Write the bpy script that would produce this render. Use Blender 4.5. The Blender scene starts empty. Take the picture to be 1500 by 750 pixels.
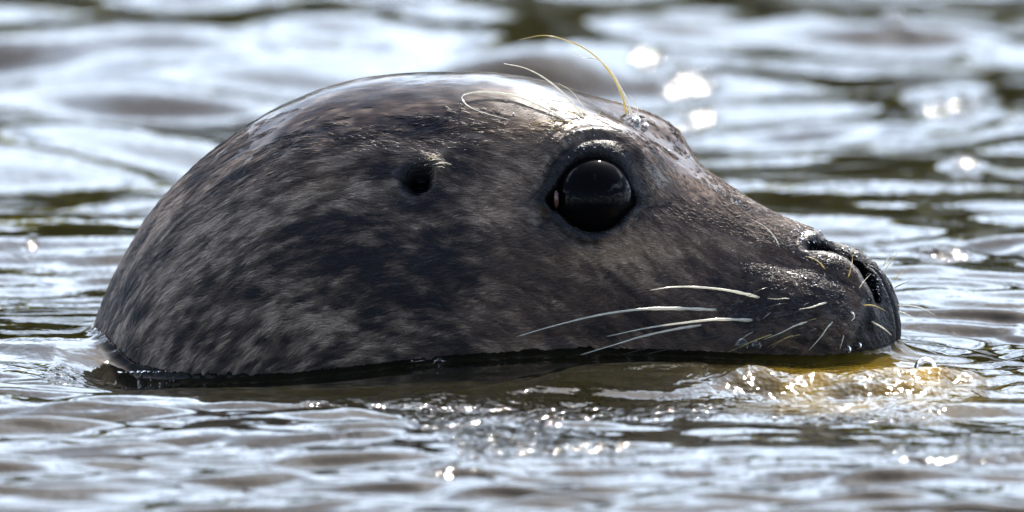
import bpy, math, random
import numpy as np
from mathutils import Vector

random.seed(7)
RNG = np.random.default_rng(11)
scene = bpy.context.scene
col = scene.collection

# ------------------------------------------------------------------ camera
K = 0.0003                       # metres per photograph pixel at the seal
ELEV = math.radians(7.0)         # the lens looks down by this much
DIST = 8.0
V0 = 498.0                       # photograph row where the calm water lies at y = 0
SE, CE = math.sin(ELEV), math.cos(ELEV)
UPV = np.array([0, SE, CE]); FWD = np.array([0, CE, -SE])
CAM = UPV * ((V0 - 375.0) * K) - FWD * DIST
cd = bpy.data.cameras.new('camera'); cam = bpy.data.objects.new('camera', cd); col.objects.link(cam)
cam.location = CAM.tolist(); cam.rotation_euler = (math.pi / 2 - ELEV, 0, 0)
cd.sensor_width = 36; cd.lens = 36 * DIST / (1500 * K)
cd.clip_start = 0.1; cd.clip_end = 3000
cd.dof.use_dof = True; cd.dof.focus_distance = DIST - 0.06; cd.dof.aperture_fstop = 11.5
cd.dof.aperture_blades = 0
scene.camera = cam

# ------------------------------------------------------------------ sky and sun
SUN_EL, SUN_AZ = math.radians(49), math.radians(14)     # behind the seal, a little to the right
w = bpy.data.worlds.new('World'); scene.world = w; w.use_nodes = True
nt = w.node_tree; N = nt.nodes; L = nt.links
bg = N['Background']; bg.inputs['Strength'].default_value = 0.1
sky = N.new('ShaderNodeTexSky'); sky.sky_type = 'NISHITA'; sky.sun_disc = False
sky.sun_elevation = SUN_EL; sky.sun_rotation = SUN_AZ; sky.air_density = 1.0; sky.dust_density = 1.5
tc = N.new('ShaderNodeTexCoord'); sx = N.new('ShaderNodeSeparateXYZ'); L.new(tc.outputs['Generated'], sx.inputs[0])
def wmath(op, a, b=None, clamp=False):
    n = N.new('ShaderNodeMath'); n.operation = op; n.use_clamp = clamp
    for i, q in enumerate((a, b)):
        if q is None: continue
        if isinstance(q, (int, float)): n.inputs[i].default_value = q
        else: L.new(q, n.inputs[i])
    return n.outputs[0]
zz = wmath('ADD', wmath('MAXIMUM', sx.outputs['Z'], 0.0), 0.18)
cx = wmath('DIVIDE', sx.outputs['X'], zz); cy = wmath('DIVIDE', sx.outputs['Y'], zz)
cb = N.new('ShaderNodeCombineXYZ'); L.new(cx, cb.inputs[0]); L.new(cy, cb.inputs[1])
nz = N.new('ShaderNodeTexNoise'); nz.inputs['Scale'].default_value = 1.1; nz.inputs['Detail'].default_value = 7
nz.inputs['Roughness'].default_value = 0.55; L.new(cb.outputs[0], nz.inputs['Vector'])
cr = N.new('ShaderNodeValToRGB'); cr.color_ramp.elements[0].position = 0.45; cr.color_ramp.elements[1].position = 0.57
cover = wmath('SUBTRACT', wmath('MULTIPLY', sx.outputs['Y'], 0.08), wmath('MULTIPLY', sx.outputs['Z'], 0.16))    # the bank of cloud lies low, towards the sun
L.new(wmath('ADD', nz.outputs['Fac'], cover), cr.inputs['Fac'])
nz2 = N.new('ShaderNodeTexNoise'); nz2.inputs['Scale'].default_value = 2.3; nz2.inputs['Detail'].default_value = 5
L.new(cb.outputs[0], nz2.inputs['Vector'])
cc = N.new('ShaderNodeValToRGB')
cc.color_ramp.elements[0].position = 0.3; cc.color_ramp.elements[0].color = (8.2, 10.6, 14.6, 1)
cc.color_ramp.elements[1].position = 0.7; cc.color_ramp.elements[1].color = (20.5, 23.4, 27.2, 1)
L.new(nz2.outputs['Fac'], cc.inputs['Fac'])
mx = N.new('ShaderNodeMix'); mx.data_type = 'RGBA'
L.new(cr.outputs['Color'], mx.inputs['Factor']); L.new(sky.outputs['Color'], mx.inputs['A']); L.new(cc.outputs['Color'], mx.inputs['B'])
# cloud shines brightest round the sun it hides the edge of
sunv = N.new('ShaderNodeVectorMath'); sunv.operation = 'DOT_PRODUCT'; L.new(tc.outputs['Generated'], sunv.inputs[0])
sunv.inputs[1].default_value = (math.sin(SUN_AZ) * math.cos(SUN_EL), math.cos(SUN_AZ) * math.cos(SUN_EL), math.sin(SUN_EL))
aur = wmath('MULTIPLY', wmath('POWER', wmath('MAXIMUM', sunv.outputs['Value'], 0.0), 6.0), 0.7)
shine = N.new('ShaderNodeVectorMath'); shine.operation = 'SCALE'; L.new(cc.outputs['Color'], shine.inputs[0]); L.new(wmath('ADD', aur, 1.32), shine.inputs['Scale'])
L.new(shine.outputs[0], mx.inputs['B'])
L.new(mx.outputs['Result'], bg.inputs['Color'])

sd = bpy.data.lights.new('sun', 'SUN'); so = bpy.data.objects.new('sun', sd); col.objects.link(so)
sd.energy = 4.6; sd.angle = math.radians(0.5); sd.color = (1.0, 0.95, 0.87)
SUNV = Vector((math.sin(SUN_AZ) * math.cos(SUN_EL), math.cos(SUN_AZ) * math.cos(SUN_EL), math.sin(SUN_EL)))
so.rotation_euler = SUNV.to_track_quat('Z', 'Y').to_euler()

vs = scene.view_settings
vs.view_transform = 'Standard'; vs.look = 'None'; vs.exposure = 0.85; vs.gamma = 1.0; vs.use_curve_mapping = False
cy_ = scene.cycles
cy_.use_denoising = True; cy_.max_bounces = 8; cy_.caustics_reflective = True; cy_.sample_clamp_indirect = 6.0

# ------------------------------------------------------------------ helpers
def project(P):
    """world points (n,3) -> photograph pixels u, v and depth"""
    d = np.asarray(P, float) - CAM
    z = d @ FWD
    return 750 + d[..., 0] / z * DIST / K, 375 - (d @ UPV) / z * DIST / K, z
def unproject(u, v, depth):
    u = np.asarray(u, float); v = np.asarray(v, float); depth = np.asarray(depth, float)
    a = (u - 750) * K / DIST * depth; b = (375 - v) * K / DIST * depth
    return CAM + depth[..., None] * FWD + a[..., None] * np.array([1., 0, 0]) + b[..., None] * UPV
def on_water(u, v, z=0.0):
    """world point seen at u, v lying at height z"""
    d = unproject(u, v, np.full(np.shape(u), DIST)) - CAM
    t = (z - CAM[2]) / d[..., 2]
    return CAM + d * t[..., None]
def sstep(a, b, x):
    t = np.clip((x - a) / (b - a), 0, 1); return t * t * (3 - 2 * t)

def _h(ix, iy, iz, seed):
    n = (ix * 374761393 + iy * 668265263 + iz * 2147483647 + seed * 974634777) & 0xffffffff
    n = ((n ^ (n >> 13)) * 1274126177) & 0xffffffff
    return ((n ^ (n >> 16)) & 0xffff) / 65535.0
def vnoise(x, y, z=None, seed=0):
    x = np.asarray(x, float); y = np.asarray(y, float); z = np.zeros_like(x) if z is None else np.asarray(z, float)
    ix = np.floor(x).astype(np.int64); iy = np.floor(y).astype(np.int64); iz = np.floor(z).astype(np.int64)
    fx = x - ix; fy = y - iy; fz = z - iz
    fx = fx * fx * fx * (fx * (fx * 6 - 15) + 10); fy = fy * fy * fy * (fy * (fy * 6 - 15) + 10); fz = fz * fz * (3 - 2 * fz)
    r = 0
    for dz in (0, 1):
        a = _h(ix, iy, iz + dz, seed) * (1 - fx) + _h(ix + 1, iy, iz + dz, seed) * fx
        b = _h(ix, iy + 1, iz + dz, seed) * (1 - fx) + _h(ix + 1, iy + 1, iz + dz, seed) * fx
        r = r + (a * (1 - fy) + b * fy) * (fz if dz else 1 - fz)
    return r * 2 - 1
def fbm(x, y, z=None, octv=4, seed=0, rough=0.5):
    s = 0; a = 1; t = 0
    for i in range(octv):
        s = s + a * vnoise(x * 2 ** i, y * 2 ** i, None if z is None else z * 2 ** i, seed + 17 * i); t += a; a *= rough
    return s / t

def mesh_from(name, verts, faces, smooth=True):
    """faces: (n,4) or (n,3) int array"""
    me = bpy.data.meshes.new(name)
    verts = np.ascontiguousarray(verts, np.float32); faces = np.ascontiguousarray(faces, np.int32)
    k = faces.shape[1]
    me.vertices.add(len(verts)); me.vertices.foreach_set('co', verts.ravel())
    me.loops.add(faces.size); me.loops.foreach_set('vertex_index', faces.ravel())
    me.polygons.add(len(faces)); me.polygons.foreach_set('loop_start', np.arange(0, faces.size, k, dtype=np.int32))
    me.update(calc_edges=True); me.validate()
    if smooth: me.polygons.foreach_set('use_smooth', np.ones(len(me.polygons), bool))
    return me
def link(name, data, mat=None, parent=None, **props):
    o = bpy.data.objects.new(name, data); col.objects.link(o)
    if mat is not None: data.materials.append(mat)
    if parent is not None: o.parent = parent
    for k_, v_ in props.items(): o[k_] = v_
    return o
def grid_faces(a, b, wrap=False):
    i, j = np.meshgrid(np.arange(a - 1), np.arange(b if wrap else b - 1), indexing='ij')
    j2 = (j + 1) % b
    return np.stack([i * b + j, i * b + j2, (i + 1) * b + j2, (i + 1) * b + j], -1).reshape(-1, 4)
def add_color(me, name, rgb):
    at = me.color_attributes.new(name, 'FLOAT_COLOR', 'POINT')
    c = np.ones((len(rgb), 4), np.float32); c[:, :3] = rgb
    at.data.foreach_set('color', c.ravel())
def add_float(me, name, val):
    at = me.attributes.new(name, 'FLOAT', 'POINT'); at.data.foreach_set('value', np.ascontiguousarray(val, np.float32))

class Mat:
    def __init__(s, name):
        s.m = bpy.data.materials.new(name); s.m.use_nodes = True
        s.N = s.m.node_tree.nodes; s.L = s.m.node_tree.links; s.b = s.N['Principled BSDF']
    def set(s, **kw):
        for k_, v_ in kw.items():
            k_ = k_.replace('_', ' ')
            for q in s.b.inputs:
                if q.name.lower() == k_.lower():
                    if hasattr(v_, 'is_output'): s.L.new(v_, q)
                    else: q.default_value = v_
                    break
        return s
    def node(s, t, ins=None, **kw):
        n = s.N.new('ShaderNode' + t)
        for k_, v_ in kw.items(): setattr(n, k_, v_)
        for k_, v_ in (ins or {}).items():
            if hasattr(v_, 'is_output'): s.L.new(v_, n.inputs[k_])
            else: n.inputs[k_].default_value = v_
        return n
    def attr(s, name): return s.node('Attribute', attribute_name=name)
    def math(s, op, a, b=0.0): return s.node('Math', {0: a, 1: b}, operation=op).outputs[0]
    def mixc(s, f, a, b): return s.node('Mix', {'Factor': f, 'A': a, 'B': b}, data_type='RGBA').outputs['Result']

# ------------------------------------------------------------------ the seal's body
YAW = math.radians(16)           # nose turned towards the lens
CY, SY = math.cos(YAW), math.sin(YAW)
def head_to_world(H):
    H = np.asarray(H, float)
    return np.stack([H[..., 0] * CY + H[..., 1] * SY, -H[..., 0] * SY + H[..., 1] * CY, H[..., 2]], -1)
def mid(u, v):
    """photograph pixel of a point on the head's mid plane -> head x, z"""
    u = np.asarray(u, float); v = np.asarray(v, float)
    U = (u - 750) * K; V = (V0 - v) * K
    x = U / CY; yw = -x * SY
    return x, (V - yw * SE) / CE

ST = np.array([  # top u, v    bottom u, v   half width   squareness
    (1309, 470, 1308, 476, 3, 2.0),
    (1304, 450, 1309, 500, 22, 2.0),
    (1295, 424, 1304, 522, 44, 2.05),
    (1281, 395, 1293, 540, 66, 2.1),
    (1262, 369, 1275, 552, 90, 2.2),
    (1231, 350, 1240, 562, 114, 2.25),
    (1188, 336, 1188, 572, 134, 2.35),
    (1135, 316, 1130, 582, 146, 2.3),
    (1080, 287, 1065, 598, 156, 2.25),
    (1012, 243, 985, 620, 176, 2.2),
    (950, 200, 900, 650, 202, 2.15),
    (880, 157, 820, 680, 230, 2.1),
    (800, 124, 740, 705, 256, 2.05),
    (710, 108, 670, 725, 274, 2.0),
    (600, 108, 610, 745, 284, 2.0),
    (500, 121, 560, 765, 288, 2.0),
    (400, 160, 520, 785, 290, 2.0),
    (310, 222, 490, 810, 292, 2.0),
    (242, 290, 465, 840, 294, 2.0),
    (190, 375, 450, 880, 298, 2.0),
    (158, 455, 445, 920, 302, 2.0),
    (140, 550, 450, 970, 308, 2.0),
    (135, 660, 460, 1020, 312, 2.0),
    (138, 780, 480, 1080, 312, 2.0)], float)
NS, NT = 560, 500
def catmull(P, n):
    k = len(P)
    d = np.r_[0, np.cumsum(np.sqrt(np.linalg.norm(np.diff(P[:, :2], axis=0), axis=1) + 1e-9))]   # centripetal knots
    # tangents by finite differences over the knots, cubic Hermite between
    m = np.gradient(P, d, axis=0)
    dense = np.concatenate([np.linspace(d[i], d[i + 1], 60, endpoint=False) for i in range(k - 1)] + [[d[-1]]])
    def ev(t):
        i = np.clip(np.searchsorted(d, t, side='right') - 1, 0, k - 2); h = d[i + 1] - d[i]; q = ((t - d[i]) / h)[:, None]; h = h[:, None]
        return (2*q**3-3*q**2+1)*P[i] + (q**3-2*q**2+q)*h*m[i] + (-2*q**3+3*q**2)*P[i+1] + (q**3-q**2)*h*m[i+1]
    c = ev(dense); mids = (c[:, :2] * 0.6 + c[:, 2:4] * 0.4)
    step = np.linalg.norm(np.diff(c[:, :2], axis=0), axis=1) * .6 + np.linalg.norm(np.diff(c[:, 2:4], axis=0), axis=1) * .4
    A = np.r_[0, np.cumsum(step)]
    # finer towards the nose, coarser on the neck
    q = np.linspace(0, 1, n); q = 0.62 * q + 0.38 * q ** 2.0
    return ev(np.interp(q * A[-1], A, dense)), q * A[-1]
stn, s_px = catmull(ST, NS)
Tx, Tz = mid(stn[:, 0], stn[:, 1]); Bx, Bz = mid(stn[:, 2], stn[:, 3])
hw = stn[:, 4] * K; sq = stn[:, 5]
tq = (np.arange(NT) / NT)
th = 2 * math.pi * (tq + 0.055 * np.sin(4 * math.pi * tq) * 0 )      # theta: 0 = crown, pi/2 = near side
c_, s_ = np.cos(th)[None], np.sin(th)[None]
e_ = (2 / sq)[:, None]
cc_ = np.sign(c_) * np.abs(c_) ** e_; ss_ = np.sign(s_) * np.abs(s_) ** e_
pinch = np.interp(stn[:, 0], [960, 1090, 1190, 1270, 1310], [0, 0.22, 0.42, 0.42, 0.3])[:, None]
H = np.stack([((Tx + Bx) / 2)[:, None] + ((Tx - Bx) / 2)[:, None] * cc_, -hw[:, None] * ss_ * (1 - pinch * sstep(-0.45, 1.0, cc_)), ((Tz + Bz) / 2)[:, None] + ((Tz - Bz) / 2)[:, None] * cc_], -1)
ARC = np.cumsum(np.linalg.norm(np.diff(H, axis=1, prepend=H[:, :1]), axis=2), axis=1) / K      # px along the section from the crown
ARC = np.minimum(ARC, ARC[:, -1:] - ARC)
SL = np.repeat(s_px[:, None], NT, 1)

def normals(H):
    ds = np.gradient(H, axis=0); dt = np.roll(H, -1, 1) - np.roll(H, 1, 1)
    n = np.cross(dt, ds); n /= np.linalg.norm(n, axis=2, keepdims=True) + 1e-12
    ref = H - np.stack([((Tx + Bx) / 2)[:, None] + 0 * H[..., 0], 0 * H[..., 0], ((Tz + Bz) / 2)[:, None] + 0 * H[..., 0]], -1)
    sgn = np.sign(np.median((n * ref).sum(-1)))
    return n * sgn
NH = normals(H)

def near_uv(H):
    """pixels at which the near-side twin of each head point is seen"""
    M = H.copy(); M[..., 1] = -np.abs(M[..., 1])
    u, v, _ = project(head_to_world(M))
    return u, v
U, Vv = near_uv(H)
def side_w(H):     # 0 on the mid plane, 1 on the flank
    return sstep(0.0, 0.02, np.abs(H[..., 1]))
def bump(u, v, cx, cy, sx, sy, rot=0.0):
    r = math.radians(rot); du, dv = u - cx, v - cy
    a = du * math.cos(r) + dv * math.sin(r); b = -du * math.sin(r) + dv * math.cos(r)
    return np.exp(-0.5 * ((a / sx) ** 2 + (b / sy) ** 2))
def polydist(u, v, pts):
    best = np.full(np.shape(u), 1e9); tt = np.zeros(np.shape(u)); n = len(pts) - 1
    for i in range(n):
        ax, ay = pts[i]; bx, by = pts[i + 1]; dx, dy = bx - ax, by - ay
        t = np.clip(((u - ax) * dx + (v - ay) * dy) / (dx * dx + dy * dy), 0, 1)
        d = np.hypot(u - ax - t * dx, v - ay - t * dy); k = d < best
        best = np.where(k, d, best); tt = np.where(k, (i + t) / n, tt)
    return best, tt
EYE = (867, 290)
NOSTRIL = [(1184, 360), (1206, 353), (1230, 355), (1251, 367), (1267, 388), (1275, 414), (1281, 440)]
FOLL = [(1105 + 21 * i + 9 * (j % 2) + 4 * ((i * 7 + j * 3) % 5 - 2), 420 + 17 * j + 3.2 * i - 3 * ((i + j) % 3)) for j in range(6) for i in range(8 - j // 2)]
def ear_r(u, v):
    a, b = (u - 612) / 26, (v - 264) / 23
    f = np.arctan2(b, a)
    return np.hypot(a, b) * (1 + 0.06 * np.sin(3 * f + 0.7) + 0.05 * np.sin(5 * f + 2.0))
def eye_r(u, v):
    du, dv = u - EYE[0], v - EYE[1]
    # a little pointed towards the rear corner
    return np.hypot(du / np.where(du < 0, 50 + 15 * np.exp(-((dv - 5) / 15) ** 2), 50 + 10 * np.exp(-((dv - 6) / 14) ** 2)), (dv - 0.05 * du) / 50)
def sculpt(u, v, y, H):
    d = np.zeros_like(u)
    fl = side_w(H)
    d += fl * 16 * bump(u, v, 850, 212, 72, 26, 12)               # brow
    d += fl * 10 * bump(u, v, 940, 225, 40, 26, 40)               # front of the brow
    d += fl * 9 * bump(u, v, 868, 288, 95, 90)                    # swelling round the eye
    d -= fl * 9 * bump(u, v, 985, 292, 38, 30, 20)                # hollow before the eye
    d -= fl * 7 * bump(u, v, 745, 275, 34, 60, 0)                 # hollow behind the eye
    d += fl * 7 * bump(u, v, 900, 395, 90, 36, 8)                 # cheek
    d -= fl * 5 * bump(u, v, 1020, 395, 50, 26, 25)
    d += fl * 26 * bump(u, v, 1172, 455, 74, 48, 8)               # whisker pad
    d -= fl * 9 * bump(u, v, 1165, 390, 60, 11, 12)
    for (fu, fv) in FOLL: d += fl * 2.2 * np.exp(-((u - fu) ** 2 + (v - fv) ** 2) / 30.0)
    d += fl * 5 * bump(u, v, 1080, 500, 50, 20, 0)
    # fold at the corner of the mouth
    md, mt = polydist(u, v, [(770, 512), (800, 496), (835, 492), (862, 503), (872, 520)])
    d -= fl * 7 * np.exp(-(md / 6) ** 2)
    d += fl * 5 * bump(u, v, 835, 512, 24, 12)
    # eye opening
    r = eye_r(u, v)
    fe = fl * (np.hypot(u - EYE[0], v - EYE[1]) < 200)
    d += fe * 3.0 * np.exp(-((r - 1.22) / 0.2) ** 2)
    d -= fe * 40 * sstep(1.12, 0.84, r)
    d -= fe * 5 * np.exp(-((r - 1.48) / 0.10) ** 2) * sstep(0.2, -0.8, (u - EYE[0]) / 80 + (v - EYE[1]) / 130)
    d += fe * 4 * np.exp(-((r - 1.7) / 0.12) ** 2) * sstep(0.1, -0.8, (v - EYE[1]) / 80)
    d -= fe * 4 * np.exp(-((r - 1.42) / 0.09) ** 2) * sstep(-0.2, 0.6, (v - EYE[1]) / 60)
    cd_, _ = polydist(u, v, [(915, 295), (940, 302), (975, 296)]); d -= fe * 6 * np.exp(-(cd_ / 7) ** 2)      # front corner
    cd_, _ = polydist(u, v, [(822, 296), (800, 318), (790, 330)]); d -= fe * 8 * np.exp(-(cd_ / 8) ** 2)      # rear corner
    # ear hole
    er = ear_r(u, v) * 1.05
    d -= fl * 30 * sstep(1.1, 0.2, er) * (er < 3)
    d += fl * 1.8 * np.exp(-((er - 1.35) / 0.25) ** 2)
    d += fl * 7 * bump(u, v, 632, 236, 17, 6, 20)
    d += fl * 7 * np.exp(-((er - 1.25) / 0.22) ** 2) * sstep(0.9, -0.9, (-(u - 625) + (v - 245)) / 30)
    d -= fl * 5 * bump(u, v, 588, 290, 14, 10, -50)
    # nose
    on = sstep(1130, 1190, u)
    nd, ntt = polydist(u, v, NOSTRIL)
    wd = np.interp(ntt, [0, .15, .35, .55, .8, 1], [6, 9.5, 11.5, 10, 7, 4])
    dep = np.interp(ntt, [0, .15, .5, .8, 1], [10, 24, 26, 18, 8])
    d -= on * dep * np.exp(-(nd / wd) ** 2.2)
    ld, lt = polydist(u, v, [(1196, 392), (1228, 394), (1249, 408), (1262, 434), (1268, 464)])
    d += on * 7 * np.exp(-(ld / 13) ** 2)                          # wing below the nostril
    kd, kt = polydist(u, v, [(1215, 412), (1246, 420), (1262, 446), (1266, 486)])
    d -= on * 5 * np.exp(-(kd / 6) ** 2)
    fr = sstep(1225, 1262, u)
    yy = np.abs(y) / K
    d -= fr * 7 * np.exp(-(yy / 5) ** 2)                           # groove down the middle of the nose
    d += fr * 4 * np.exp(-((yy - 15) / 9) ** 2)
    return d
YH = H[..., 1]
D = sculpt(U, Vv, YH, H)
fade_tip = sstep(0, 10, SL)
D += fade_tip * (3.0 * fbm(H[..., 0] / K / 90, H[..., 1] / K / 90, H[..., 2] / K / 90, 3, 5))
# wet, clumped coat: low ridges running with the fur
face = sstep(700, 1050, U)
cl = fbm(SL / 44, ARC / 10, octv=3, seed=31, rough=0.6)
D += fade_tip * (2.2 - 1.6 * face) * cl * (1 - 0.86 * sstep(0.45, 0.8, NH[..., 2]))
H2 = H + NH * (D * K)[..., None]
NH2 = normals(H2)
W2 = head_to_world(H2); WN = head_to_world(NH2)
PU, PV, PZ = project(W2)
facing = (WN * (W2 - CAM)).sum(-1) < 0

def pigment(u, v, sl, arc, yh, p):
    """coat colour: a pattern that belongs to the animal, the same on both flanks"""
    n1 = fbm(sl / 50 + 3.1, arc / 28, octv=3, seed=3)
    n2 = fbm(sl / 21, arc / 10, octv=3, seed=9)
    n3 = fbm(sl / 150, arc / 90 + 7, octv=2, seed=21)
    n4 = fbm(sl / 20, arc / 3.2, octv=2, seed=41)
    t = 0.40 + 0.62 * n1 + 0.70 * n2 + 0.34 * n3 + 0.30 * n4
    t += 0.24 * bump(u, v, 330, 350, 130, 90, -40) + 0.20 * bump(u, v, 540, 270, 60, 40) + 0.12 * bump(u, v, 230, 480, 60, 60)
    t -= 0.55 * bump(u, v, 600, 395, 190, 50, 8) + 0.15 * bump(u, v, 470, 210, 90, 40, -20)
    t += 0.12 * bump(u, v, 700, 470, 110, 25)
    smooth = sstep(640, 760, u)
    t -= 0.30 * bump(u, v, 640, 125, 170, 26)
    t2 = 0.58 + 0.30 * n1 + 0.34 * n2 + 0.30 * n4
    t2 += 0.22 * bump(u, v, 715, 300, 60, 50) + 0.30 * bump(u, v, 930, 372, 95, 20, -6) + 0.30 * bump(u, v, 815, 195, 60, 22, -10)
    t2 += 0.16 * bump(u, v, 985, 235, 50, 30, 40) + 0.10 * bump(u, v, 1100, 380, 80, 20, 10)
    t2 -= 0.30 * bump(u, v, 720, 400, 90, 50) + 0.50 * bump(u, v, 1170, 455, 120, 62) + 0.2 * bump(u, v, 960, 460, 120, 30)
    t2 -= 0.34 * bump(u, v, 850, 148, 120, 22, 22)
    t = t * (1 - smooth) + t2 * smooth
    t = np.clip(t, 0, 1); warm = 1 + smooth[..., None] * np.array([0.05, -0.01, -0.07])
    dark = np.array([0.022, 0.016, 0.021]); midc = np.array([0.142, 0.096, 0.075]); lite = np.array([0.45, 0.34, 0.265])
    a = np.clip(t * 2, 0, 1)[..., None]; b = np.clip(t * 2 - 1, 0, 1)[..., None]
    c = dark * (1 - a) + midc * a; c = (c * (1 - b) + lite * b) * warm
    # ochre stain above the eye and under it; the ear-rim spot paints its sunlit edge
    o = np.clip(0.7 * bump(u, v, 815, 190, 55, 14, -5) + 0.5 * bump(u, v, 900, 372, 60, 10, -6) + 0.5 * bump(u, v, 640, 250, 14, 10) + 0.35 * bump(u, v, 480, 262, 30, 18), 0, 1)[..., None]
    c = c * (1 - o) + np.array([0.26, 0.165, 0.085]) * o * (0.6 + 0.6 * t[..., None])
    fo = 0
    for (fu, fv) in FOLL: fo = np.maximum(fo, np.exp(-((u - fu) ** 2 + (v - fv) ** 2) / 16.0))
    c = c * (1 - 0.8 * fo[..., None])
    # bare dark skin: lids, ear, nose
    r = eye_r(u, v)
    k = sstep(1.95, 1.3, r + 0.22 * n2 + 0.25 * sstep(0, 90, v - EYE[1]) + 0.12 * sstep(0, 80, u - EYE[0]))
    k = np.maximum(k, 0.8 * bump(u, v, 800, 320, 22, 24)); k = np.maximum(k, 0.7 * bump(u, v, 955, 300, 30, 9, 5))
    k = np.maximum(k, sstep(1.5, 1.0, ear_r(u, v) + 0.25 * n2))
    k = np.maximum(k, 0.6 * bump(u, v, 590, 290, 16, 12))
    nd, _ = polydist(u, v, NOSTRIL); k = np.maximum(k, sstep(30, 12, nd + 6 * n2) * sstep(1150, 1190, u))
    k = np.maximum(k, sstep(1262, 1276, u + 0.25 * (v - 400)))
    k = k[..., None]
    c = c * (1 - k) + np.array([0.011, 0.010, 0.012]) * k
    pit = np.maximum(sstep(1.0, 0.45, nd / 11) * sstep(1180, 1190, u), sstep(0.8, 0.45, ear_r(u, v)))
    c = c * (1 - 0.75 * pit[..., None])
    return c, k[..., 0], pit
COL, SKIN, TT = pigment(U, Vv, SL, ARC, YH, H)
WET = sstep(0.38, 0.86, NH[..., 2] + 0.16 * fbm(SL / 30, ARC / 9, octv=3, seed=63)) * (1 - SKIN)
COL = COL * (1 - 0.55 * WET[..., None])          # soaked fur is darker

seal = bpy.data.objects.new('seal', None); col.objects.link(seal)
seal.empty_display_size = 0.05
seal['label'] = 'wet dark grey mottled seal swimming with only its head above the rippled water'
seal['category'] = 'seal'

m = Mat('wet_seal_coat')
a = m.attr('coat'); sk = m.attr('skin'); fl = m.attr('flow')
xyz = m.node('Mapping', {'Vector': fl.outputs['Vector'], 'Scale': (0.05, 0.55, 1)})
n_ = m.node('TexNoise', {'Vector': xyz.outputs[0], 'Scale': 1.0, 'Detail': 4})
nf = m.node('TexNoise', {'Vector': m.node('TexCoord').outputs['Object'], 'Scale': 620.0, 'Detail': 3})
hgt = m.mixc(sk.outputs['Fac'], n_.outputs['Fac'], nf.outputs['Fac'])
wet = m.attr('wet').outputs['Fac']; pit = m.attr('pit').outputs['Fac']
bst = m.math('ADD', m.math('SUBTRACT', 0.55, m.math('MULTIPLY', wet, 0.36)), m.math('MULTIPLY', sk.outputs['Fac'], 0.4))
bp = m.node('Bump', {'Height': hgt, 'Strength': bst, 'Distance': 0.0012})
bp2 = m.node('Bump', {'Height': hgt, 'Strength': m.math('MULTIPLY', bst, m.math('SUBTRACT', 0.6, m.math('MULTIPLY', wet, 0.30))), 'Distance': 0.0012})
ro = m.node('MapRange', {'Value': n_.outputs['Fac'], 'To Min': 0.30, 'To Max': 0.55})
tint = m.node('MapRange', {'Value': n_.outputs['Fac'], 'From Min': 0.3, 'From Max': 0.7, 'To Min': 0.7, 'To Max': 1.3})
cm = m.node('VectorMath', {0: a.outputs['Color'], 1: tint.outputs[0]}, operation='MULTIPLY')
rough = m.math('ADD', m.math('SUBTRACT', ro.outputs[0], m.math('MULTIPLY', wet, 0.14)), m.math('MULTIPLY', sk.outputs['Fac'], 0.16))
rough = m.math('ADD', rough, m.math('MULTIPLY', pit, 0.5))
m.set(Specular_IOR_Level=m.math('SUBTRACT', m.math('SUBTRACT', 0.5, m.math('MULTIPLY', pit, 0.3)), m.math('ADD', m.math('MULTIPLY', sk.outputs['Fac'], 0.2), m.math('MULTIPLY', wet, 0.46))))
cwt = m.math('MULTIPLY', m.math('SUBTRACT', 0.7, m.math('MULTIPLY', sk.outputs['Fac'], 0.62)), m.math('SUBTRACT', 1.0, pit))
m.set(Base_Color=cm.outputs[0], Roughness=rough, Coat_Weight=cwt, Coat_Roughness=m.math('SUBTRACT', 0.22, m.math('MULTIPLY', wet, 0.14)), Normal=bp.outputs[0], Coat_Normal=bp2.outputs[0])
coat_mat = m.m

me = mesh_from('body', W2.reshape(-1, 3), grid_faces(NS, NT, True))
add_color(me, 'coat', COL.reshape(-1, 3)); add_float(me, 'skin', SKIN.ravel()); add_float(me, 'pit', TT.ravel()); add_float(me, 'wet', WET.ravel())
fa = me.attributes.new('flow', 'FLOAT_VECTOR', 'POINT')
fv = np.stack([SL, ARC * np.sign(YH + 1e-9), np.zeros_like(SL)], -1).astype(np.float32); fa.data.foreach_set('vector', fv.ravel())
body = link('body', me, coat_mat, seal)
# make the faces look outwards
mid_i = (NS // 2) * NT + NT // 4
if (np.array(me.vertices[mid_i].normal) @ WN[NS // 2, NT // 4]) < 0: me.flip_normals()

# near, camera-facing surface for looking points up
ok = facing & (PU > 0) & (PV < 600)
LU, LV, LP, LN, LZ = PU[ok], PV[ok], W2[ok], WN[ok], PZ[ok]
def surf(u, v):
    d = (LU - u) ** 2 + (LV - v) ** 2
    c = np.where(d < d.min() + 9)[0]; i = c[np.argmin(LZ[c])]
    return LP[i], LN[i], LZ[i], math.sqrt(d.min())

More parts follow.
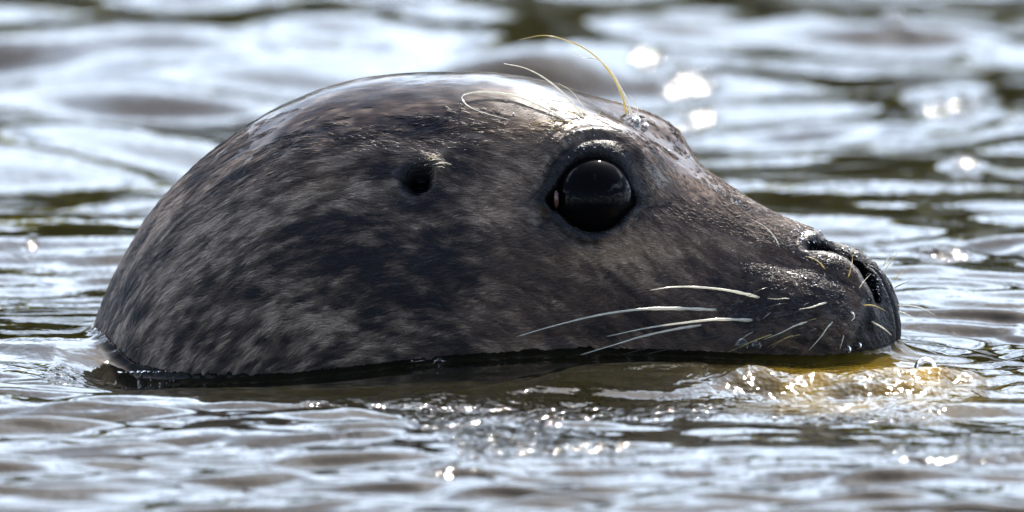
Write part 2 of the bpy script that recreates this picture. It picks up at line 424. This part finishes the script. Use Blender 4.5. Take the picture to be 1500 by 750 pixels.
# ------------------------------------------------------------------ fur: short wet hairs lying with the flow
def bil(A, i, j):
    i0 = np.clip(np.floor(i).astype(int), 0, NS - 2); fi = (i - i0)[..., None]; j0 = np.floor(j).astype(int); fj = (j - j0)[..., None]
    j0 = j0 % NT; j1 = (j0 + 1) % NT
    return (A[i0, j0] * (1 - fj) + A[i0, j1] * fj) * (1 - fi) + (A[i0 + 1, j0] * (1 - fj) + A[i0 + 1, j1] * fj) * fi
def build_fur(nh):
    area = np.linalg.norm(np.cross(np.gradient(W2, axis=0), (np.roll(W2, -1, 1) - np.roll(W2, 1, 1)) / 2), axis=2)
    wgt = area * (W2[..., 2] > -0.012) * (PV < 590) * sstep(14, 40, SL)
    wgt = wgt * (1 - 1.0 * sstep(0.38, 0.86, NH[..., 2] + 0.16 * fbm(SL / 30, ARC / 9, octv=3, seed=63)) * sstep(1200, 1000, U)) * np.where(facing, 1.0, 0.25) * (1 - 0.96 * sstep(0.25, 0.7, SKIN))
    p = wgt.ravel() / wgt.sum()
    idx = RNG.choice(p.size, nh, p=p)
    i = idx // NT + RNG.random(nh); j = idx % NT + RNG.random(nh)
    i = np.clip(i, 1, NS - 2)
    ii = i.astype(int); jj = j.astype(int) % NT
    sl0, ar0, u0, v0 = SL[ii, jj], ARC[ii, jj], U[ii, jj], Vv[ii, jj]
    length = (10 + 7 * RNG.random(nh)) * np.interp(u0, [300, 800, 1050, 1250], [1.25, .8, .55, .3])
    d_i = np.gradient(s_px)[ii]                                   # px per grid row
    d_j = np.linalg.norm(np.roll(W2, -1, 1) - W2, axis=2)[ii, jj] / K + 1e-6
    swirl = 0.55 * fbm(sl0 / 70, ar0 / 45, octv=2, seed=77) + 0.16 * RNG.standard_normal(nh)
    # the fur parts round the eye
    er = np.hypot(u0 - EYE[0], v0 - EYE[1])
    side = np.where(YH[ii, jj] < 0, 1.0, -1.0)
    K5 = 5
    pts = np.zeros((nh, K5, 3)); t = np.linspace(0, 1, K5)
    lift = (0.5 + 1.6 * RNG.random(nh)) * np.interp(u0, [300, 800, 1200], [1.0, .8, .6])
    for q in range(K5):
        iq = np.clip(i + t[q] * length / d_i, 0, NS - 2); jq = j + t[q] * length * swirl / d_j
        P = bil(W2, iq, jq); n = bil(WN, iq, jq)
        pts[:, q] = P + n * ((0.15 + lift * math.sin(t[q] * 2.6)) * K)[:, None]
    c, _, _ = pigment(u0 , v0, sl0, ar0, None, None)
    c = c * (0.5 + 1.0 * RNG.random(nh))[:, None]
    cur = bpy.data.hair_curves.new('fur'); cur.add_curves([K5] * nh)
    cur.attributes['position'].data.foreach_set('vector', pts.astype(np.float32).ravel())
    rad = (0.5 * np.array([1, .9, .75, .5, .12]))[None] * K * (0.7 + 0.6 * RNG.random(nh))[:, None]
    ra = cur.attributes.get('radius') or cur.attributes.new('radius', 'FLOAT', 'POINT'); ra.data.foreach_set('value', rad.astype(np.float32).ravel())
    ca = cur.attributes.new('hair_color', 'FLOAT_COLOR', 'CURVE')
    c4 = np.ones((nh, 4), np.float32); c4[:, :3] = c; ca.data.foreach_set('color', c4.ravel())
    f = Mat('wet_fur'); f.set(Base_Color=f.attr('hair_color').outputs['Color'], Roughness=0.33, Specular_IOR_Level=0.5)
    return link('fur', cur, f.m, seal, kind='stuff')
build_fur(120000)

# ------------------------------------------------------------------ eyes
def sphere(R, nu=64, nv=40):
    a_ = np.linspace(0, math.pi, nv); b_ = np.arange(nu) * 2 * math.pi / nu
    P = np.stack([np.sin(a_)[:, None] * np.cos(b_), np.sin(a_)[:, None] * np.sin(b_), np.cos(a_)[:, None] + 0 * b_], -1) * R
    return P.reshape(-1, 3), grid_faces(nv, nu, True)
em = Mat('black_eye'); em.set(Base_Color=(0.004, 0.0035, 0.004, 1), Roughness=0.05, IOR=1.38, Specular_IOR_Level=0.10); eye_mat = em.m
cm_ = Mat('pink_eye_corner'); cm_.set(Base_Color=(0.11, 0.048, 0.042, 1), Roughness=0.25, Coat_Weight=0.6)
# surface before sculpting at the eye
B_W = head_to_world(H); bu, bv, bz = project(B_W); BN = head_to_world(NH)
sel = np.where(((bu - EYE[0]) ** 2 + (bv - EYE[1]) ** 2 < 16) & (YH < -0.02) & ((BN * (B_W - CAM)).sum(-1) < 0))
Hp = H[sel].mean(0); Hn = NH[sel].mean(0); Hn /= np.linalg.norm(Hn)
RE = 63 * K
Hc = Hp + Hn * (14 * K) - Hn * (RE - 13 * K)
# recentre on the line of sight
wc = head_to_world(Hc); _, _, dz = project(wc[None]); wc = unproject(np.array([EYE[0] + 1.0]), np.array([EYE[1] + 1.0]), dz)[0]
Hc = np.array([wc[0] * CY - wc[1] * SY, wc[0] * SY + wc[1] * CY, wc[2]])
for s in (1, -1):
    c0 = head_to_world(Hc * np.array([1, s, 1]))
    P, F = sphere(RE)
    e = link('eye', mesh_from('eye', P + c0, F), eye_mat, seal)
    # small pink fold in the rear corner of the lids
    P, F = sphere(1.0, 20, 14)
    q = unproject(np.array([815.0]), np.array([292.0]), np.array([surf(798, 292)[2] + 0.0012]))[0] if s == 1 else None
    if s == 1:
        near_c = q; hc = np.array([q[0] * CY - q[1] * SY, q[0] * SY + q[1] * CY, q[2]])
    cc0 = head_to_world(hc * np.array([1, s, 1]))
    link('eye_corner', mesh_from('eye_corner', P * np.array([4.0, 6.0, 13.0]) * K + cc0, F), cm_.m, e)

# ------------------------------------------------------------------ whiskers
def tube(path, r0, r1, n=40, beads=0.0, sides=7, seed=0):
    path = np.asarray(path, float); k = len(path)
    t = np.linspace(0, k - 1, n); mm = np.gradient(path, axis=0)
    i = np.clip(t.astype(int), 0, k - 2); q = (t - i)[:, None]
    P = (2*q**3-3*q**2+1)*path[i] + (q**3-2*q**2+q)*mm[i] + (-2*q**3+3*q**2)*path[i+1] + (q**3-q**2)*mm[i+1]
    T = np.gradient(P, axis=0); T /= np.linalg.norm(T, axis=1, keepdims=True)
    A = np.cross(T, FWD); A /= np.linalg.norm(A, axis=1, keepdims=True) + 1e-9; B = np.cross(T, A)
    f = np.linspace(0, 1, n); r = r0 + (r1 - r0) * f ** 1.3
    if beads:
        r = r * (1 + beads * np.clip(vnoise(f * n / 2.2, f * 0 + seed * 3.7, seed=seed), 0, 1) * sstep(0.95, 0.7, f))
    r[0] *= 0.8; r[-1] *= 0.3
    a_ = np.arange(sides) * 2 * math.pi / sides
    V = P[:, None] + (A[:, None] * np.cos(a_)[None, :, None] + B[:, None] * np.sin(a_)[None, :, None]) * r[:, None, None]
    return V.reshape(-1, 3), grid_faces(n, sides, True)
wm = Mat('whisker_horn'); wm.set(Base_Color=(0.92, 0.89, 0.78, 1), Roughness=0.22, Coat_Weight=1.0, Coat_Roughness=0.05); wmat = wm.m
wg = Mat('golden_whisker_horn'); wg.set(Base_Color=(0.62, 0.50, 0.20, 1), Roughness=0.22, Coat_Weight=1.0, Coat_Roughness=0.05); wgold = wg.m
wd_ = Mat('dark_whisker_horn'); wd_.set(Base_Color=(0.10, 0.09, 0.075, 1), Roughness=0.25, Coat_Weight=0.8, Coat_Roughness=0.08); wdark = wd_.m
for q_, tcol in ((wm, (0.95, 0.93, 0.84, 1)), (wg, (0.95, 0.84, 0.48, 1)), (wd_, (0.30, 0.26, 0.20, 1))):     # horn lets light through
    tr_ = q_.node('BsdfTranslucent', {'Color': tcol}); mi_ = q_.node('MixShader', {0: 0.5})
    q_.L.new(q_.b.outputs[0], mi_.inputs[1]); q_.L.new(tr_.outputs[0], mi_.inputs[2]); q_.L.new(mi_.outputs[0], q_.N['Material Output'].inputs['Surface'])
def whisker(pts, r, mat, out=18, beads=0.5, free=False, seed=1, name='whisker', n=40):
    """pts: root ... tip in photograph pixels; the hair leaves the skin by `out` px at its tip"""
    P0, N0, z0, _ = surf(*pts[0]); path = []; k = len(pts); zl = z0
    for i, (u, v) in enumerate(pts):
        p, nn, z, miss = surf(u, v); t = i / (k - 1)
        if free or miss > 6: z = zl - 0.0 
        else: zl = z
        lift = (out * (t ** 0.7) + 1.5 * (i > 0)) * K if i else -2 * K
        path.append(unproject(np.array([u]), np.array([v]), np.array([z - lift]))[0])
    V, F = tube(path, 0.86 * r * K, r * K * 0.16, n, beads, seed=seed)
    return link(name, mesh_from(name, V, F), mat, seal)
WH = [
 ([(1113, 436), (1085, 429), (1050, 423), (1010, 420), (980, 421), (953, 425)], 2.3, wmat, 75),
 ([(1050, 454), (1000, 452), (940, 453), (880, 461), (820, 475), (757, 493)], 2.7, wmat, 120),
 ([(1103, 469), (1050, 468), (1000, 473), (945, 481), (888, 493)], 2.4, wmat, 100),
 ([(1028, 476), (990, 482), (940, 493), (900, 505), (850, 520)], 2.2, wmat, 100),
 ([(1062, 491), (1010, 499), (950, 510), (890, 525)], 1.3, wdark, 18),
 ([(1045, 499), (1000, 507), (950, 518), (915, 526)], 1.1, wdark, 14),
 ([(1184, 471), (1165, 477), (1145, 487), (1119, 497)], 1.7, wmat, 16),
 ([(1132, 489), (1105, 499), (1085, 508), (1065, 516)], 1.4, wgold, 16),
 ([(1220, 471), (1211, 481), (1202, 494), (1185, 513)], 1.4, wmat, 18),
 ([(1211, 443), (1200, 446), (1188, 450), (1170, 453)], 1.9, wmat, 14),
 ([(1247, 457), (1251, 461), (1251, 466), (1247, 470)], 1.6, wmat, 10),
 ([(1242, 408), (1245, 398), (1248, 386), (1249, 373)], 1.2, wgold, 14),
 ([(1258, 423), (1264, 414), (1270, 407), (1276, 401)], 0.9, wmat, 12),
 ([(1265, 447), (1277, 447), (1287, 450), (1297, 456)], 1.1, wgold, 14),
 ([(1277, 471), (1288, 477), (1297, 483), (1306, 491)], 1.5, wmat, 18),
 ([(1261, 478), (1267, 489), (1275, 502), (1284, 517)], 1.3, wdark, 20),
 ([(1236, 490), (1234, 499), (1230, 512)], 0.9, wmat, 10),
 ([(1202, 493), (1196, 502), (1187, 516)], 0.8, wdark, 10),
 ([(1142, 362), (1134, 346), (1119, 331), (1098, 320)], 0.9, wmat, 12),
 ([(1209, 395), (1202, 386), (1192, 379), (1179, 375)], 1.1, wgold, 12),
 ([(1160, 438), (1150, 437), (1138, 438), (1124, 437)], 0.9, wmat, 8),
]
for i, (p, r, mt, out) in enumerate(WH): whisker(p, r, mt, out, beads=0.55 if mt is wmat else 0.15, seed=i)
rwh = np.random.default_rng(33)
for i in range(16):
    fu, fv = FOLL[rwh.integers(0, len(FOLL))]; fv = min(fv, 490)
    an = math.radians(rwh.uniform(120, 175)) if fu < 1215 else math.radians(rwh.uniform(60, 130)); ln = rwh.uniform(18, 60) * (1.0 if fu < 1180 else 0.5); sag = rwh.uniform(0.05, 0.3)
    p = [(fu + ln * q * math.cos(an), fv + ln * (0.35 * q * math.sin(an) + sag * q * q)) for q in (0, .33, .66, 1)]
    WH.append((p, rwh.uniform(0.45, 0.8), [wmat, wdark, wgold][rwh.integers(0, 3)], ln * 0.4))
    whisker(*WH[-1][:3], WH[-1][3], beads=0.3, seed=200 + i, n=24)
FARW = [([(1294, 389), (1300, 380), (1306, 370)], 1.6, wmat), ([(1297, 395), (1307, 381), (1317, 367)], 0.8, wgold),
        ([(1308, 410), (1319, 401), (1329, 393)], 0.8, wgold), ([(1311, 421), (1322, 416), (1333, 412)], 0.9, wdark),
        ([(1316, 447), (1335, 448), (1352, 452), (1372, 463)], 0.9, wmat), ([(1317, 456), (1330, 461), (1346, 470)], 0.8, wmat)]
for i, (p, r, mt) in enumerate(FARW): whisker(p, r, mt, 0, beads=0.6, free=True, seed=40 + i, n=24)
BROW = [
 ([(918, 166), (912, 142), (898, 113), (874, 84), (842, 64), (800, 52), (760, 58)], 2.0, wgold, True),
 ([(926, 170), (919, 148), (908, 126), (892, 100), (872, 86), (852, 84), (832, 72)], 1.5, wmat, True),
 ([(853, 169), (830, 141), (800, 116), (770, 100), (738, 93)], 1.7, wmat, True),
 ([(828, 176), (800, 159), (760, 142), (720, 135), (690, 136), (677, 142), (683, 153), (705, 164), (748, 176)], 1.9, wmat, False),
 ([(857, 166), (842, 156), (820, 152), (795, 154)], 1.2, wmat, False),
 ([(850, 170), (835, 164), (815, 158), (797, 155)], 1.0, wgold, False),
 ([(640, 238), (652, 238), (662, 241)], 1.0, wmat, False),
 ([(628, 236), (640, 233), (650, 235)], 0.9, wmat, False), ([(634, 241), (645, 239), (653, 240)], 0.9, wmat, False), ([(622, 235), (632, 230), (642, 231)], 0.7, wgold, False), ([(637, 245), (646, 244), (652, 246)], 0.7, wmat, False), ([(592, 288), (584, 293), (578, 301)], 0.7, wdark, False),  # pale hairs added to draw the sunlit upper rim of the ear
 ([(846, 172), (825, 166), (805, 166), (785, 172)], 0.8, wmat, False),
 ([(838, 178), (812, 176), (790, 180), (770, 186)], 0.8, wgold, False),
 ([(862, 172), (850, 150), (836, 133), (816, 121)], 0.7, wmat, True),
 ([(846, 184), (826, 186), (806, 192)], 0.7, wgold, False),
 ([(934, 172), (934, 160), (929, 148), (920, 138)], 0.7, wmat, True),
 ([(866, 180), (874, 170), (880, 163)], 0.6, wmat, True),
]
for i, (p, r, mt, fr) in enumerate(BROW): whisker(p, r, mt, 14, beads=0.45, free=fr, seed=60 + i, name='ear_hair' if 6 <= i <= 11 else 'brow_whisker', n=60)

# ------------------------------------------------------------------ water
def axis(lo, hi, step, far, grow=1.12):
    a_ = np.arange(lo, hi, step); up = [a_[-1]]; d = step
    while up[-1] < far: d *= grow; up.append(up[-1] + d)
    dn = [a_[0]]; d = step
    while dn[-1] > -far: d *= grow; dn.append(dn[-1] - d)
    return np.concatenate([dn[:0:-1], a_, up[1:]])
gx = axis(-0.34, 0.34, 0.00095, 700)
yn = np.concatenate([np.arange(-0.62, -0.16, 0.0024), np.arange(-0.16, 0.06, 0.0012), np.arange(0.06, 0.12, 0.0024)])
yf = [yn[-1]]; d = 0.0024
while yf[-1] < 3.2: d = min(d * 1.012, 0.010); yf.append(yf[-1] + d)
while yf[-1] < 900: d *= 1.1; yf.append(yf[-1] + d)
yb = [yn[0]]; d = 0.0024
while yb[-1] > -900: d *= 1.08; yb.append(yb[-1] - d)
gy = np.concatenate([yb[:0:-1], yn, yf[1:]])
GX, GY = np.meshgrid(gx, gy, indexing='ij')
sp = np.maximum(np.gradient(gx)[:, None] * 1.0, np.gradient(gy)[None]).astype(np.float32)
Zw = np.zeros_like(GX)
rw = np.random.default_rng(23)
# wind waves and swell left by boats
def add_waves(n, l0, l1, slope, spread, head, env=None):
    global Zw
    for i in range(n):
        lam = l0 * (l1 / l0) ** rw.random(); k = 2 * math.pi / lam; a0 = head + spread * rw.standard_normal()
        kx, ky = k * math.cos(a0), k * math.sin(a0); amp = slope / k * math.sqrt(2.0 / n)
        ph = rw.random() * 6.28
        wt = np.clip(lam / (3.0 * sp) - 0.8, 0, 1)
        q = kx * GX + ky * GY + ph
        f = np.sin(q) * amp
        Zw += f * wt if env is None else f * wt * env
# distance to the animal, roughly
ex, ey = (GX + 0.03) * CY - (GY + 0.0) * SY, (GX + 0.03) * SY + GY * CY
rd = np.hypot(ex / 0.20, ey / np.where(ey < 0, 0.125, 0.10))
calm = sstep(0.9, 1.7, rd)
patch = 0.55 + 0.75 * np.clip(0.5 + 0.9 * fbm(GX / 0.16, GY / 0.30, octv=2, seed=8), 0, 1)
add_waves(26, 0.22, 0.9, 0.085, 0.45, math.pi / 2, 1 - 0.5 * sstep(0.3, -0.1, GY))
add_waves(40, 0.06, 0.22, 0.13, 0.42, math.pi / 2 - 0.15, (0.35 + 0.65 * calm) * patch * (1 - 0.68 * sstep(0.25, -0.1, GY)))
near = sstep(0.55, 0.0, GY)
add_waves(56, 0.014, 0.075, 0.19, 0.27, math.pi / 2, (0.12 + 0.88 * calm) * patch * (0.25 + 0.75 * near))

# bow wave: a ridge that starts at the nose and trails back along the near flank
crest = np.array([(1392, 556), (1330, 562), (1250, 562), (1150, 560), (1050, 558), (950, 556), (850, 560), (750, 572), (650, 584), (550, 597), (450, 612), (330, 626)], float)
cw = on_water(crest[:, 0], crest[:, 1])
cyi = np.interp(GX, cw[::-1, 0], cw[::-1, 1])
d_ = GY - cyi
hh = np.interp(GX, [-0.16, -0.10, 0.0, 0.05, 0.12, 0.185, 0.205], [0, .0028, .0060, .0075, .0072, .0064, 0])
hh = hh * (1 + 0.25 * vnoise(GX / 0.03, GY / 0.06, seed=3))
sf = np.interp(GX, [0.0, 0.12], [0.042, 0.027])
Zw += hh * np.exp(-(np.where(d_ < 0, d_ / sf, d_ / 0.028)) ** 2)
turb = sstep(0.06, 0.12, GX) * sstep(0.215, 0.19, GX) * np.exp(-((d_ + 0.01) / 0.05) ** 2)
Zw += turb * (0.0042 * fbm(GX / 0.026, GY / 0.030, octv=2, seed=51) + 0.0006 * vnoise(GX / 0.008, GY / 0.014, seed=52))
chop = np.clip(sstep(-0.12, -0.02, GX) * sstep(0.26, 0.18, GX) * calm * sstep(0.01, -0.04, d_) * sstep(-0.50, -0.34, GY) * sstep(-0.02, 0.36, fbm(GX / 0.035, GY / 0.08, octv=3, seed=53)), 0, 1)
chop = np.maximum(1.3 * chop * (1 - turb), 0.55 * turb)
# small ruffled patches, added and shaped to throw sun glints
for (pu, pv, ru, rv, am) in ((1010, 122, 46, 24, 1.9), (950, 105, 24, 16, 1.6), (1020, 150, 36, 18, 1.9), (1398, 150, 60, 28, 1.8), (1312, 45, 24, 28, 1.8), (1412, 245, 24, 18, 1.3), (1385, 402, 44, 16, 1.4), (46, 376, 10, 10, 1.3), (95, 535, 30, 12, .9), (540, 588, 90, 12, .7), (640, 590, 40, 30, .8)):
    pc = on_water(np.array([float(pu)]), np.array([float(pv)]))[0]
    ev = np.exp(-((GX - pc[0]) / (1.1 * ru * K)) ** 2 - ((GY - pc[1]) / max(rv * K / SE, 0.03)) ** 2)
    if pv < 480 and pu > 500:      # a steeper wavelet whose near face mirrors the sun
        a_, b_ = np.searchsorted(gx, pc[0]), np.searchsorted(gy, pc[1])
        s0 = (Zw[a_ + 4, b_] - Zw[a_ - 4, b_]) / (gx[a_ + 4] - gx[a_ - 4]), (Zw[a_, b_ + 2] - Zw[a_, b_ - 2]) / (gy[b_ + 2] - gy[b_ - 2])
        hv = np.array(SUNV) - FWD; g0 = -hv[0] / hv[2] - s0[0]; g1 = -hv[1] / hv[2] - s0[1]; gm = math.hypot(g0, g1)
        Zw += gm * 0.058 / (2 * math.pi) * np.sin(((GX - pc[0]) * g0 + (GY - pc[1]) * g1) / gm * 2 * math.pi / 0.058 + 0.5 * (vnoise(GX / 0.012, GY / 0.04, seed=90) - float(vnoise(pc[0] / 0.012, pc[1] / 0.04, seed=90)))) * ev
    chop = np.maximum(chop, (0.85 if pv < 480 else 1.3) * min(am, 1.0) * np.exp(-(((GX - pc[0]) / (ru * K)) ** 2 + ((GY - pc[1]) / (rv * K / SE)) ** 2) ** 2))
# second, lower crest nearer the lens
Zw += 0.45 * hh * np.exp(-((d_ + 0.13) / 0.035) ** 2)
# rings pushed ahead of the nose
nw = on_water(np.array([1325.0]), np.array([505.0]))[0]
rr = np.hypot(GX - nw[0], GY - nw[1])
ahead = sstep(-0.04, 0.03, GX - nw[0]) * np.exp(-rr / 0.12) * sstep(0.0, 0.02, rr)
Zw += 0.0016 * np.sin(rr * 2 * math.pi / 0.026 + 1.2 * vnoise(GX / .05, GY / .05, seed=4)) * ahead
# water heaped up against the snout and running up the nape
Zw += 0.006 * np.exp(-((GX - nw[0] + 0.01) / 0.022) ** 2 - ((GY - nw[1] + 0.01) / 0.04) ** 2)
nap = on_water(np.array([110.0]), np.array([505.0]))[0]
Zw += 0.0065 * np.exp(-((GX - nap[0]) / 0.055) ** 2 - ((GY - nap[1]) / 0.035) ** 2)
# the trough that follows the bow wave along the neck
trx = np.interp(GX, [-0.30, -0.20, -0.165, -0.10, -0.03, 0.03], [0, .004, .013, .009, .003, 0])
Zw -= trx * np.exp(-((GY + 0.06) / 0.06) ** 2)
# water pushed up along the jaw
jx = np.interp(GX, [-0.10, -0.03, 0.04, 0.10, 0.17], [0, .0030, .0036, .0020, 0])
Zw += jx * np.exp(-((GY + 0.085) / 0.045) ** 2)
# meniscus where the water meets the coat
iz = np.clip(np.searchsorted(gx, W2[..., 0]), 0, len(gx) - 1); jz = np.clip(np.searchsorted(gy, W2[..., 1]), 0, len(gy) - 1)
wl = W2[np.abs(W2[..., 2] - Zw[iz, jz] - 0.001) < 0.0012]
wl = wl[RNG.choice(len(wl), min(2000, len(wl)), replace=False)]
reg = np.where((np.abs(GX) < 0.33) & (GY > -0.25) & (GY < 0.25))
gp = np.stack([GX[reg], GY[reg]], -1); md = np.empty(len(gp))
for i in range(0, len(gp), 20000):
    md[i:i + 20000] = np.sqrt(((gp[i:i + 20000, None] - wl[None, :, :2]) ** 2).sum(-1).min(1))
Zw[reg] += 0.0016 * np.exp(-(md / 0.008) ** 1.3) + 0.0034 * np.exp(-md / 0.0022)
crest_glow = np.zeros_like(GX)  # sunlight through the thin crest and its reflection, put into the base colour
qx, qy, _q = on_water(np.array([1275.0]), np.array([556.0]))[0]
crest_glow += np.exp(-((GX - qx) / 0.040) ** 2 - ((GY - qy) / np.where(GY < qy, 0.085, 0.06)) ** 2)
crest_glow = np.clip(crest_glow * (0.8 + 0.8 * fbm(GX / 0.018, GY / 0.035, octv=2, seed=12)), 0, 1)

wt = Mat('brackish_water')
g_ = wt.attr('crest_glow')
geo = wt.node('NewGeometry')
mp = wt.node('Mapping', {'Vector': geo.outputs['Position'], 'Scale': (1, 0.7, 1)})
r2 = wt.node('TexNoise', {'Vector': mp.outputs[0], 'Scale': 300.0, 'Detail': 2, 'Roughness': 0.5})
r1 = wt.node('TexNoise', {'Vector': mp.outputs[0], 'Scale': 120.0, 'Detail': 2, 'Roughness': 0.55})
chs = wt.node('MapRange', {'Value': wt.attr('chop').outputs['Fac'], 'From Max': 2.0, 'To Min': 0.14, 'To Max': 3.8}).outputs[0]
rsum = wt.math('ADD', r1.outputs['Fac'], wt.math('MULTIPLY', r2.outputs['Fac'], 0.12))
bw = wt.node('Bump', {'Height': rsum, 'Strength': chs, 'Distance': 0.0024})
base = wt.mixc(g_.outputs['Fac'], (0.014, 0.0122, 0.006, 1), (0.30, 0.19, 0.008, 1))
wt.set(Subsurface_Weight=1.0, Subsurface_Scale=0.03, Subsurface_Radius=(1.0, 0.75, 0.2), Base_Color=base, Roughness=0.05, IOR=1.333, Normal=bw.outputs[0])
wme = mesh_from('water', np.stack([GX, GY, Zw], -1).reshape(-1, 3), grid_faces(len(gx), len(gy)))
add_float(wme, 'crest_glow', crest_glow.ravel()); add_float(wme, 'chop', chop.ravel())
if wme.polygons[0].normal.z < 0: wme.flip_normals()
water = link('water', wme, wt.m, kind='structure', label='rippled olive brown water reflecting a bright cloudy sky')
print('verts body', NS * NT, 'water', GX.size)

# ------------------------------------------------------------------ the far bank: only its reflection is seen in the water
def far_bank():
    r = np.random.default_rng(3); n = 30000
    x = r.uniform(-60, 60, n); yb_ = 62 + 6 * r.random(n)
    top = 16.0 + 6.0 * fbm(x / 7, x * 0 + 3, octv=4, seed=14) + 1.2 * fbm(x / 1.7, x * 0, octv=2, seed=15)
    z = top * r.random(n) ** 0.75; z = np.maximum(z, 0.05)
    c = np.stack([x, yb_ + 1.0 * r.standard_normal(n), z], -1); sz = 0.4 + 0.4 * r.random(n)
    a = r.standard_normal((n, 3)); a /= np.linalg.norm(a, axis=1, keepdims=True); b = np.cross(a, r.standard_normal((n, 3))); b /= np.linalg.norm(b, axis=1, keepdims=True)
    V = np.stack([c + a * sz[:, None], c + b * sz[:, None], c - a * sz[:, None], c - b * sz[:, None]], 1).reshape(-1, 3)
    V[:, 2] = np.maximum(V[:, 2], 0.02)
    f = Mat('bank_foliage'); t = f.node('BsdfTranslucent', {'Color': (0.48, 0.45, 0.03, 1)}); f.set(Base_Color=(0.11, 0.115, 0.012, 1), Roughness=0.7)
    mxs = f.node('MixShader', {0: 0.6}); f.L.new(f.b.outputs[0], mxs.inputs[1]); f.L.new(t.outputs[0], mxs.inputs[2])
    f.L.new(mxs.outputs[0], f.N['Material Output'].inputs['Surface'])
    link('wooded_bank', mesh_from('wooded_bank', V, np.arange(4 * n).reshape(-1, 4), False), f.m, kind='stuff', label='far wooded bank mirrored as olive bands in the water', category='woods')
far_bank()

# ------------------------------------------------------------------ bubbles, droplets, foam
bm_ = Mat('water_film'); bm_.set(Base_Color=(1, 1, 1, 1), Roughness=0.0, IOR=1.333, Transmission_Weight=1.0)
def bubble(u, v, r, label, zoff=0.0):
    P, F = sphere(1.0, 40, 28); th_ = 0.10
    c = surf(u, v); p = c[0] + c[1] * r * K * 0.55 if c[3] < 5 else on_water(np.array([float(u)]), np.array([float(v)]), zoff)[0]
    V = np.concatenate([P * r * K, P * r * K * (1 - th_)]) + p
    FF = np.concatenate([F, F[:, ::-1] + len(P)])
    o = link('bubble', mesh_from('bubble', V, FF), bm_.m, label=label, category='bubble', group='air bubbles at the waterline')
    return o
bubble(1356, 540, 17, 'largest air bubble floating on the golden bow wave under the nose', 0.003)
bubble(1088, 505, 11, 'wide clear bubble against the lip below the long whiskers')
bubble(1110, 505, 8, 'narrower clear bubble touching the wide one, on the side nearer the nose')
bubble(1240, 512, 7, 'small bubble pressed against the chin behind the nose tip')
bubble(1257, 508, 5, 'tiny bubble against the chin, nearest to the nose tip')
def drop(u, v, r, label):
    c = surf(u, v); P, F = sphere(1.0, 24, 16)
    link('water_drop', mesh_from('water_drop', P * r * K + c[0] + c[1] * r * K * 0.4, F), bm_.m, label=label, category='water drop', group='water drops on the brow')
drop(932, 176, 7, 'larger water drop at the root of the tall golden brow whisker')
drop(945, 183, 5, 'smaller water drop beside the larger one on the brow edge')
def droplets():
    P, F = sphere(1.0, 10, 7); VV = []; FF = []; r = np.random.default_rng(9); nv = 0
    for cx_, cy_0, sx_, sy_, n in ((1165, 345, 32, 9, 70), (1208, 402, 20, 10, 50), (1255, 362, 20, 9, 50), (1285, 395, 12, 22, 40), (1120, 375, 60, 30, 40), (848, 200, 16, 16, 40), (800, 170, 60, 12, 30), (632, 238, 8, 4, 14), (980, 230, 40, 20, 18)):
        for _ in range(n):
            u, v = cx_ + sx_ * r.standard_normal(), cy_0 + sy_ * r.standard_normal(); c = surf(u, v)
            if c[3] > 3: continue
            q = (0.7 + 1.3 * r.random() ** 2) * K
            VV.append(P * q + c[0] + c[1] * q * 0.3); FF.append(F + nv); nv += len(P)
    link('water_beads', mesh_from('water_beads', np.concatenate(VV), np.concatenate(FF)), bm_.m, kind='stuff', label='tiny water beads sparkling on the nose, snout and brow', category='water beads')
droplets()

def foam():
    """a thread of fine froth lying along the flank"""
    P, F = sphere(1.0, 10, 7); VV = []; FF = []; nv = 0; r = np.random.default_rng(21)
    for pts, n in (([(522, 536), (560, 533), (600, 530), (628, 527)], 90), ([(612, 533), (640, 531)], 14), ([(655, 526), (668, 522)], 14), ([(684, 521), (720, 519), (752, 520)], 60), ([(640, 527), (652, 529)], 8), ([(140, 520), (150, 532), (165, 541)], 40), ([(170, 545), (230, 545), (300, 543)], 40)):
        pts = np.array(pts, float); t = np.sort(r.random(n)) * (len(pts) - 1); i = np.minimum(t.astype(int), len(pts) - 2); q = (t - i)[:, None]
        uv = pts[i] * (1 - q) + pts[i + 1] * q
        for (u, v) in uv:
            p = on_water(np.array([u + r.normal() * 3]), np.array([v + r.normal() * 0.9]), 0.0)[0]
            a = min(np.searchsorted(gx, p[0]), len(gx) - 1); b = min(np.searchsorted(gy, p[1]), len(gy) - 1); z = Zw[a, b]
            p = on_water(np.array([u + r.normal() * 3]), np.array([v + r.normal() * 0.9]), z)[0]
            k = (0.9 + 1.8 * r.random() ** 2) * K
            VV.append(P * np.array([1.7, 1.6, 0.8]) * k + p); FF.append(F + nv); nv += len(P)
    link('foam', mesh_from('foam', np.concatenate(VV), np.concatenate(FF)), bm_.m, kind='stuff', label='thin thread of froth floating along the waterline of the seal', category='foam')
foam()
